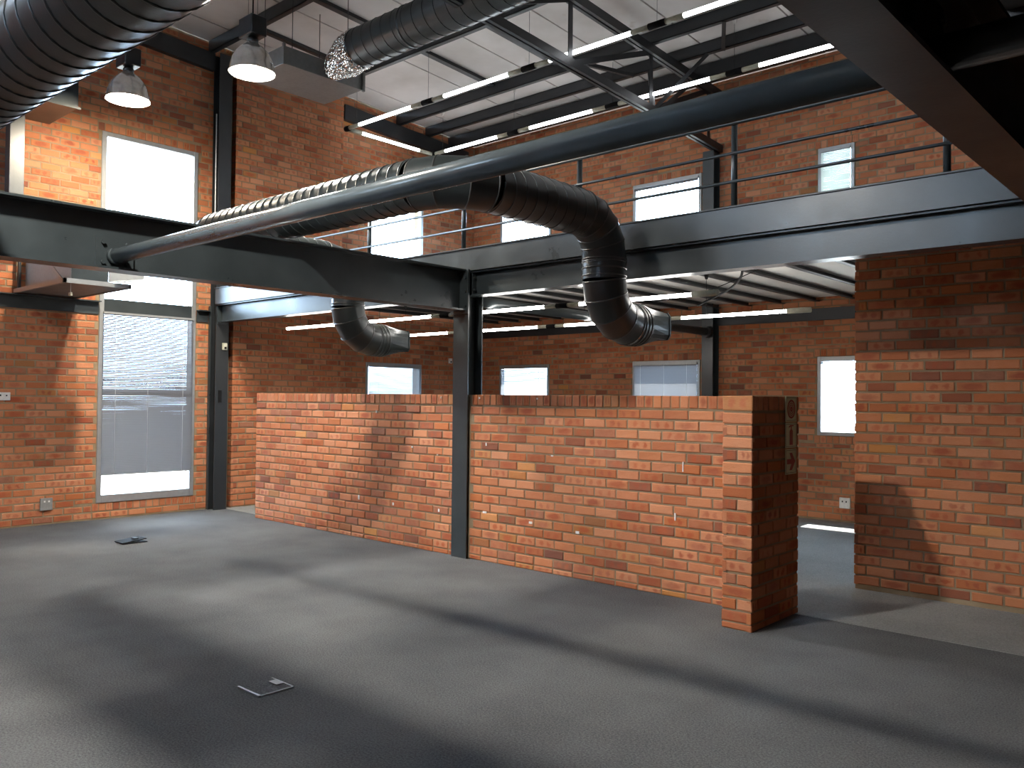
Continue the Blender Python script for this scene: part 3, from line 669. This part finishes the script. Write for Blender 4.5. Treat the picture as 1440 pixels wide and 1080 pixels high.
# ------------------------------------------------------------------ high bay lamps
def lamp(x, y, zr, label, watts, col=LAMP_COL, beam=None):
    t = thing('high_bay_lamp', label, 'lamp', (x, y, zr), 'high bay lamps')
    prof = [(.232, 0), (.236, .004), (.232, .012), (.222, .075), (.20, .15), (.165, .215), (.12, .265), (.075, .295), (.062, .315)]
    s = MB().lathe((x, y, zr), prof, 36).build('reflector_shade', 'shade', t)
    MB().lathe((x, y, zr), [(r_-.006, z+.002) for r_, z in prof[2:]] + [(.01, .312)], 36).build('reflector_lining', 'shade_in', s)
    MB().lathe((x, y, zr), [(.055, .31), (.06, .35), (.045, .37), (.02, .372)], 20, True).build('lamp_neck', 'steel_dark', t)
    bevel(MB().box(x-.125, x+.125, y-.09, y+.09, zr+.372, zr+.57).build('gear_box', 'steel_dark', t), .008)
    MB().tube([(x, y, zr+.57), (x, y, roof(y, .004))], .008, 8).build('supply_cable', 'black', t)
    for d in (-.09, .09): MB().tube([(x+d, y, zr+.57), (x+d, y, roof(y, .004))], .004, 6).build('hanger_chain', 'galv', t)
    MB().lathe((x, y, zr+.06), [(.001, -.0), (.035, .012), (.062, .05), (.066, .09), (.05, .14), (.03, .18), (.028, .24)], 20, True).build('bulb', 'bulb', t)
    ld = bpy.data.lights.new('lamp_glow', 'SPOT' if beam else 'POINT')
    if beam: ld.spot_size, ld.spot_blend = math.radians(beam), .6
    ld.energy = watts; ld.color = col; ld.shadow_soft_size = .11
    lo = bpy.data.objects.new('lamp_glow', ld); COL.objects.link(lo); lo.parent = t; lo.location = (0, 0, .045)
    return t
lamp(-9.55, 4.10, 4.90, 'glaring high bay lamp hanging by the full-height window', LAMP_W*.55, (1, .86, .66))
lamp(-7.84, 4.63, 4.93, 'bell-shaped high bay lamp hanging in front of the plenum box', LAMP_W*.8, LAMP_COL, 174)
lamp(-4.40, .85, 4.90, 'high bay lamp hanging over the open hall on the near side of the pipe', LAMP_W*1.45, LAMP_COL, 172)

# ------------------------------------------------------------------ fluorescent rows
def row(parent, axis, fixed, z, starts, lit, gap, r=.03, tm='tube'):
    """starts: start of every lit tube; cream sockets and a black joiner fill the gap after each tube"""
    P = (lambda a, dz=0: (a, fixed, z+dz)) if axis == 'x' else (lambda a, dz=0: (fixed, a, z+dz))
    for k, s in enumerate(starts):
        e = s+lit; nx = starts[k+1] if k+1 < len(starts) else None
        MB().tube([P(s), P(e)], r*.85, 12).build('fluorescent_tube', tm, parent)
        if nx is not None:
            g = nx-e; q = g*.34
            MB().tube([P(e), P(e+q)], r, 12).build('socket_housing', 'cream', parent)
            MB().tube([P(e+q), P(nx-q)], r*1.25, 12).build('joiner_sleeve', 'black', parent)
            MB().tube([P(nx-q), P(nx)], r, 12).build('socket_housing', 'cream', parent)
    return P
fr_ = thing('fluorescent_light', 'suspended frame of fluorescent tubes under the sloping roof', 'light', (-7, 8.7, 5.7))
FZ = 5.7
for fy in (7.85, 9.63):
    row(fr_, 'x', fy, FZ, [-10.23 + 1.855*k for k in range(6)], 1.19, .66)
    MB().tube([(-10.50, fy, FZ), (-10.23, fy, FZ)], .03, 12).build('socket_housing', 'cream', fr_)
    MB().tube([(-10.57, fy, FZ), (-10.47, fy, FZ)], .04, 12).build('corner_joiner', 'black', fr_)
    for x in (-10.3, -8.7, -6.85, -5.0, -3.15, -1.3):
        MB().tube([(x, fy, FZ+.03), (x, fy, roof(fy, .005))], .0025, 5).build('suspension_wire', 'steel_dark', fr_)
        MB().lathe((x, fy, roof(fy)-.012), [(.014, -.075), (.024, -.03), (.032, 0)], 12, True).build('ceiling_cup', 'white', fr_)
MB().tube([(-10.54, 7.88, FZ), (-10.54, 8.13, FZ)], .03, 12).build('socket_housing', 'cream', fr_)
MB().tube([(-10.54, 8.13, FZ), (-10.54, 9.32, FZ)], .025, 12).build('fluorescent_tube', 'tube', fr_)
MB().tube([(-10.54, 9.32, FZ), (-10.54, 9.60, FZ)], .03, 12).build('socket_housing', 'cream', fr_)
for y, s0, n, lb in ((6.38, -9.82, 4, 'row of fluorescent tubes hung under the gallery just behind the edge beam'), (8.14, -9.76, 4, 'row of fluorescent tubes hung under the gallery nearer the rear wall')):
    t = thing('fluorescent_light', lb, 'light', (-6, y, 2.5))
    starts = [s0+1.64*k for k in range(n)]
    row(t, 'x', y, 2.5, starts, 1.21, .43, .02, 'tube_low')
    MB().tube([(starts[-1]+1.21, y, 2.5), (starts[-1]+1.45, y, 2.5)], .028, 12).build('end_housing', 'cream', t)
    for s in starts:
        MB().tube([(s+.3, y, 2.52), (s+.3, y, 3.0)], .0025, 5).build('suspension_wire', 'black', t)
        MB().lathe((s+.3, y, 2.93), [(.014, -.03), (.03, .03)], 12, True).build('ceiling_cup', 'black', t)

# ------------------------------------------------------------------ small fittings
def signs():
    X = LX1; y0 = 5.962; s = .187
    specs = [('hose reel', 1.632), ('extinguisher', 1.438), ('arrow', 1.244)]
    labs = ['pale green safety sign with red concentric rings on the brick pier', 'pale green safety sign with a red fire extinguisher on the pier', 'pale green safety sign with a red arrow on the pier']
    for (k, zt), lb in zip(specs, labs):
        t = thing('safety_sign', lb, 'sign', (X+.012, y0+s/2, zt-s), 'stacked safety signs')
        MB().box(X+.008, X+.0125, y0, y0+s, zt-s, zt).build('sign_plate', 'sign', t)
        for a in ((y0+.008, y0+s-.008, zt-.012, zt-.009), (y0+.008, y0+s-.008, zt-s+.009, zt-s+.012), (y0+.008, y0+.011, zt-s+.009, zt-.009), (y0+s-.011, y0+s-.008, zt-s+.009, zt-.009)):
            MB().box(X+.0125, X+.0132, a[0], a[1], a[2], a[3]).build('border_line', 'signline', t)
        cy, cz = y0+s/2, zt-s/2
        def disc(r0, r1, x0, m_, nm):
            n = 36; q = lambda r_, x: [(x, cy+r_*math.cos(2*PI*i/n), cz+r_*math.sin(2*PI*i/n)) for i in range(n)]
            MB().rings([q(r0, x0), q(r1, x0), q(r1, X+.0125), q(r0, X+.0125)], closed=True, cap=False, smooth=False).build(nm, m_, t)
        def poly(pts, nm='symbol'):
            f_ = [(X+.0136, y0+s*a, zt-s+s*c) for a, c in pts]; g_ = [(X+.0125, y, z) for _, y, z in f_]
            n = len(pts); MB().add(f_+g_, [tuple(range(n))] + [(i, i+n, (i+1) % n+n, (i+1) % n) for i in range(n)]).build(nm, 'signred', t)
        if k == 'hose reel':
            for r0, r1 in ((.004, .022), (.027, .036), (.041, .050), (.055, .070)): disc(r0, r1, X+.0136, 'signred', 'red_ring')
            disc(.002, .0695, X+.0131, 'sign', 'ring_ground')
        elif k == 'extinguisher':
            poly([(.36, .12), (.64, .12), (.64, .66), (.57, .74), (.43, .74), (.36, .66)], 'cylinder_symbol')
            poly([(.46, .745), (.54, .745), (.54, .86), (.46, .86)], 'valve_symbol')
            poly([(.30, .80), (.45, .86), (.72, .86), (.72, .90), (.43, .91), (.27, .84)], 'handle_symbol')
        else:
            poly([(.13, .40), (.52, .40), (.36, .16), (.58, .16), (.88, .5), (.58, .84), (.36, .84), (.52, .60), (.13, .60)], 'arrow_symbol')
signs()
def plate_x(name, y0, y1, z0, z1, m_, label, cat, x=XL, d=.03, holes=(), hm='black'):
    t = thing(name, label, cat, (x, (y0+y1)/2, z0)); bevel(MB().box(x, x+d, y0, y1, z0, z1).build('cover', m_, t), .004)
    for a in holes: MB().box(x+d-.001, x+d+.006, *a).build('switch' if hm != 'black' else 'slot', hm, t)
    return t
plate_x('wall_socket', 3.81, 3.95, .175, .325, 'grey', 'grey double wall socket low on the tall brick wall', 'socket', holes=((3.845, 3.865, .275, .295), (3.895, 3.915, .275, .295)), hm='white')
plate_x('wall_thermostat', 3.24, 3.46, 1.515, 1.61, 'white', 'white thermostat box on the tall brick wall between window and cooler box', 'thermostat', holes=((3.30, 3.36, 1.565, 1.585), (3.41, 3.425, 1.565, 1.58)))
plate_x('motion_sensor', 6.07, 6.13, 2.235, 2.335, 'cream', 'small cream sensor box on the dark corner post', 'sensor', XL+.184, .045, ((6.085, 6.115, 2.25, 2.28),))
plate_x('motion_sensor', 10.62, 10.69, 2.22, 2.31, 'white', 'small white sensor on the brick wall beside the low window near the corner', 'sensor', XL, .04, ((10.64, 10.67, 2.235, 2.26),))
t = thing('wall_socket', 'white wall socket low on the rear brick wall beyond the passage', 'socket', (-4.2, YR, .2))
bevel(MB().box(-4.28, -4.14, YR-.03, YR, .19, .33).build('cover', 'white', t), .004)
MB().box(-4.245, -4.23, YR-.036, YR-.029, .27, .29).build('slot', 'black', t); MB().box(-4.195, -4.18, YR-.036, YR-.029, .27, .29).build('slot', 'black', t)
# floor boxes
t = thing('floor_box', 'black floor box with its lid ajar on the carpet near the tall window', 'floor box', (-9.2, 4.05, 0))
MB().box(-9.30, -9.10, 3.94, 4.20, 0, .008).build('box_rim', 'black', t)
MB().hexa([(-9.30, 3.93, .010), (-9.10, 3.93, .010), (-9.10, 4.19, .035), (-9.30, 4.19, .035), (-9.30, 3.93, .018), (-9.10, 3.93, .018), (-9.10, 4.19, .043), (-9.30, 4.19, .043)]).build('lid', 'black', t)
MB().box(-9.24, -9.16, 4.08, 4.13, .04, .046).build('handle', 'dark', t)
t = thing('floor_box', 'carpeted floor box with bare metal edges in the open carpet', 'floor box', (-4.1, 2.56, 0))
MB().box(-4.21, -4.01, 2.47, 2.67, 0, .006).build('lid', 'carpet', t)
MB().box(-4.215, -4.0, 2.455, 2.468, 0, .012).build('metal_edge', 'galv', t); MB().box(-4.215, -4.0, 2.668, 2.674, 0, .009).build('metal_edge', 'alu', t)
MB().box(-4.008, -4.002, 2.47, 2.67, 0, .008).build('metal_edge', 'alu', t)
MB().box(-4.17, -4.09, 2.62, 2.665, .006, .010).build('finger_tab', 'galv', t)
for p in ((-3.9, 3.35), (-7.6, 3.2), (-1.9, 6.9)):
    MB().tube([(p[0], p[1], .004), (p[0]+.012, p[1]+.006, .004)], .005, 6)
# cables under the gallery
def cable(pts, label, r_=.006):
    cu = []
    for i in range(len(pts)-1):
        p0, p1, p2, p3 = (Vector(pts[max(i-1, 0)]), Vector(pts[i]), Vector(pts[i+1]), Vector(pts[min(i+2, len(pts)-1)]))
        for k in range(6):
            t = k/6; cu.append(.5*((2*p1)+(-p0+p2)*t+(2*p0-5*p1+4*p2-p3)*t*t+(-p0+3*p1-3*p2+p3)*t**3))
    cu.append(Vector(pts[-1])); return tag(MB().tube(cu, r_, 8).build('hanging_cable', 'black'), label, 'cable')
cable([(-3.1, 6.15, 2.86), (-3.45, 6.82, 2.76), (-3.71, 7.28, 2.74), (-4.06, 7.77, 2.73), (-4.37, 8.06, 2.70), (-4.62, 8.10, 2.62)], 'thick black cable looping under the gallery boards', .012)
cable([(-3.71, 7.83, 2.935), (-4.12, 8.24, 2.925), (-4.98, 9.05, 2.92), (-5.77, 9.54, 2.925), (-6.74, 10.09, 2.935)], 'thin black cable strung tight beneath the gallery joists', .005)

# ------------------------------------------------------------------ brickwork (built last: what the camera sees decides which bricks are single parts)
bpy.context.view_layer.update()
dg = bpy.context.evaluated_depsgraph_get()
PITCH_Z, BH, BL, JT = .0865, .0715, .2145, .0150
def brick_geo(L, H, d=.035, b_=.004, jit=0.0):
    j = lambda s=.0022: R.uniform(-s, s)*jit
    o = [(0, b_, 0), (L, b_, 0), (L, b_, H), (0, b_, H)]
    o = [(x+j(), y, z+j()) for x, y, z in o]
    i_ = [(b_*1.6+j(), j(.0012), b_*1.6+j()), (L-b_*1.6+j(), j(.0012), b_*1.6+j()), (L-b_*1.6+j(), j(.0012), H-b_*1.6+j()), (b_*1.6+j(), j(.0012), H-b_*1.6+j())]
    k = [(x, d, z) for x, y, z in o]
    f = [(8, 9, 10, 11)] + [(4+q, 4+(q+1) % 4, 8+(q+1) % 4, 8+q) for q in range(4)] + [(q, (q+1) % 4, 4+(q+1) % 4, 4+q) for q in range(4)]
    v = k + o + i_
    uv = [[(min(max(v[n][0]/L, 0), 1), min(max(v[n][2]/H, 0), 1)) for n in fc] for fc in f]
    return v, f, uv
ROTS = {0: ((1, 0), (0, 1)), 90: ((0, 1), (-1, 0)), 180: ((-1, 0), (0, -1)), -90: ((0, -1), (1, 0))}
def place(rot, face, u, z, x, y, zz, dn=0):
    """local brick point (x along the course, y into the wall, z up) -> world"""
    ux, inn = ROTS[rot]
    if rot in (0, 180): return (u + ux[0]*x, face + inn[1]*(y+dn), z+zz)
    return (face + inn[0]*(y+dn), u + ux[1]*x, z+zz)
cache = {}
def project(p):
    q = Vector(p)-CAM; d = q.dot(fw)
    if d < .05: return None
    return 720+FPX*q.dot(rt)/d, 540-FPX*q.dot(up)/d, d
def courses(u0, u1, z0, ztop, cuts, bond=0.5, H=BH, pz=PITCH_Z):
    """stretcher courses clipped by rectangles (u0,u1,z0,z1); ztop may be a function of u"""
    out = []; n = 0; z = z0
    zt = ztop if callable(ztop) else (lambda u: ztop)
    while z < max(zt(u0), zt(u1)) - .02:
        off = (n % 2)*bond*(BL+JT) + R.uniform(-.012, .012); u = u0 - off
        while u < u1:
            a, c = max(u, u0), min(u+BL, u1)
            if c-a > .03:
                top = min(z+H, zt((a+c)/2)-.004)
                rects = [(a, c, z, top)] if top-z > .02 else []
                for q in cuts:
                    nx = []
                    for e in rects:
                        if e[1] <= q[0] or e[0] >= q[1] or e[3] <= q[2] or e[2] >= q[3]: nx.append(e); continue
                        if q[2] <= e[2]+.012 and q[3] >= e[3]-.012 or True:
                            cover = min(e[3], q[3])-max(e[2], q[2])
                            if cover > (e[3]-e[2])*.45:
                                if q[0]-JT-e[0] > .03: nx.append((e[0], q[0]-JT*.5, e[2], e[3]))
                                if e[1]-q[1]-JT > .03: nx.append((q[1]+JT*.5, e[1], e[2], e[3]))
                            elif q[3] < e[3]: nx.append((e[0], e[1], q[3]+.006, e[3]))
                            else: nx.append((e[0], e[1], e[2], q[2]-.006))
                    rects = nx
                out += [r_ for r_ in rects if r_[1]-r_[0] > .025 and r_[3]-r_[2] > .018]
            u += BL+JT
        z += pz; n += 1
    return out
def rowlock(u0, u1, z0, h):
    out = []; n = max(1, round((u1-u0)/.085)); p = (u1-u0)/n
    for k in range(n): out.append((u0+k*p+.005, u0+(k+1)*p-.005, z0+.005, z0+h-.005))
    return out
def lay(parent, faces, limit=300, see=True, occ=.06):
    """faces: list of (rot, face, rects). The largest visible ones become single bricks, the rest one joined mesh."""
    items = []
    for rot, face, rects in faces:
        for (a, c, z0, z1) in rects:
            ux = ROTS[rot][0]; us = ux[0] if rot in (0, 180) else ux[1]
            u = a if us > 0 else c
            dn = R.uniform(-.0022, .0022); L, H = c-a, z1-z0
            ctr = place(rot, face, u, z0, L/2, -.002, H/2); sz = 0
            if see:
                pa, pb, pc = project(place(rot, face, u, z0, 0, 0, 0)), project(place(rot, face, u, z0, L, 0, H)), project(ctr)
                if pa and pb and pc and 0 < pc[0] < 1440 and 0 < pc[1] < 1080:
                    area = abs(pb[0]-pa[0])*abs(pb[1]-pa[1])
                    d = Vector(ctr)-CAM; D = d.length
                    hit, loc, *_ = sc.ray_cast(dg, CAM, d.normalized(), distance=D-occ)
                    if hit:                       # glass does not hide
                        hit = True
                    sz = 0 if hit else area
            items.append((sz, rot, face, u, z0, L, H, dn))
    items.sort(key=lambda t: -t[0])
    single = [t for t in items[:limit] if t[0] > 40]; rest = items[len(single):]
    for sz, rot, face, u, z0, L, H, dn in single:
        key = (round(L, 2), round(H, 3), R.randrange(3))
        if key not in cache:
            mb = MB(); mb.add(*brick_geo(key[0], key[1], jit=1.0)); me = mb.mesh('brick'); me.materials.append(MT['brick']); cache[key] = me
        o = bpy.data.objects.new('brick', cache[key]); COL.objects.link(o); o.parent = parent
        o.location = place(rot, face, u, z0, 0, 0, 0, dn); o.rotation_euler = (R.uniform(-.008, .008), R.uniform(-.006, .006), math.radians(rot)+R.uniform(-.006, .006))
        o.scale = (L/key[0], 1, H/key[1])
    if rest:
        mb = MB()
        for sz, rot, face, u, z0, L, H, dn in rest:
            v, f, uv = brick_geo(L, H, jit=1.0); mb.add([place(rot, face, u, z0, *p, dn) for p in v], f, uv)
        o = mb.build('brick_field', 'brick', parent); o['kind'] = 'stuff'
def sills(ops, h=.108, ext=.05, heads=True):
    rec, cut = [], []
    for a, c, z0, z1 in ops:
        rec += rowlock(a-ext, c+ext, z0-h, h); cut += [(a-ext, c+ext, z0-h, z0)]
        if heads: rec += rowlock(a-ext, c+ext, z1, h); cut += [(a-ext, c+ext, z1, z1+h)]
        cut.append((a, c, z0, z1))
    return rec, cut
# low wall and pier
rk = .11; top = LH-rk
f1 = courses(LX0, PX0-.004, .055, top+.01, [(XC-.108, XC+.108, 0, 3)]) + courses(LX0, PX0-.004, .003, .05, [(XC-.108, XC+.108, 0, 3)], H=.04)
f1 += [r_ for r_ in rowlock(LX0, PX0, top, rk) if not (r_[1] > XC-.1 and r_[0] < XC+.1)]
def pier_front():
    out = []; z = .055; n = 0
    while z < top-.02:
        if n % 2: out += [(PX0, PX0+.107, z, z+BH), (PX0+.118, LX1, z, z+BH)]
        else: out.append((PX0, LX1, z, z+BH))
        z += PITCH_Z; n += 1
    return out + [(PX0, LX1, top+.004, LH-.004), (PX0, LX1, .003, .043)]
f2 = pier_front()
f3 = courses(PY0, PY1, .003, .05, [], H=.04) + courses(PY0, PY1, .055, top+.01, []) + rowlock(PY0, PY1, top, rk)
f4 = courses(PY0, YW, .055, top+.01, []) + rowlock(PY0, YW, top, rk)
f5 = courses(LX0, PX0-.004, .055, top+.01, [(XC-.108, XC+.108, 0, 3)])
lay(wall_low, [(0, YW, f1), (0, PY0, f2), (90, LX1, f3), (-90, PX0, f4), (180, YW+.22, f5)])
cap = MB(); cap.box(LX0+.002, PX0, YW+.006, YW+.214, LH-.113, LH-.004); cap.box(PX0+.006, LX1-.006, PY0+.006, PY1-.006, LH-.113, LH-.004)
cap.build('coping_bed', 'mortar', wall_low)
for px_, pz_, w_, h_ in ((-7.75, .43, .02, .05), (-7.15, .42, .022, .03), (-6.42, .42, .018, .03), (-5.78, .47, .05, .018), (-5.18, .43, .04, .02), (-4.63, .40, .04, .022), (-7.45, 1.42, .012, .03), (-6.85, 1.06, .016, .016),
                         (-6.45, 1.0, .015, .012), (-5.75, 1.13, .012, .03), (-4.92, 1.07, .02, .012), (-3.62, .62, .012, .06), (-3.55, 1.02, .008, .08), (-6.4, 1.59, .012, .02), (-5.85, 1.59, .016, .016), (-5.1, 1.59, .014, .014)):
    MB().box(px_, px_+w_, YW-.006, YW+.004, pz_, pz_+h_).build('filler_patch', 'filler', wall_low)
# left wall
rec, cut = sills(W_LEFT, heads=True)
lf = courses(1.0, YR, .02, lambda u: roof(u, .01), cut + [(PIL[0]-.01, PIL[1], 0, 8)]) + rec
lp = courses(PIL[0], PIL[1], .02, lambda u: roof(u, .012), [])
le = [(XL, XL+PIL[2], z0, z1) for (_, _, z0, z1) in courses(0, .2, .02, roof(PIL[0], .01), [])]
lay(wall_left, [(90, XL, lf)])
lay(wall_pilaster, [(90, XL+PIL[2], lp), (0, PIL[0], le)])
# rear wall
rec, cut = sills(W_BACK)
lay(wall_back, [(0, YR, courses(XL, 1.2, .03, roof(YR, .01), cut) + rec)])
# partition under the gallery
lay(wall_right, [(0, RY, courses(RX0, 1.6, .045, 2.85, [])), (-90, RX0, courses(RY, RY+.22, .045, 2.85, []))])
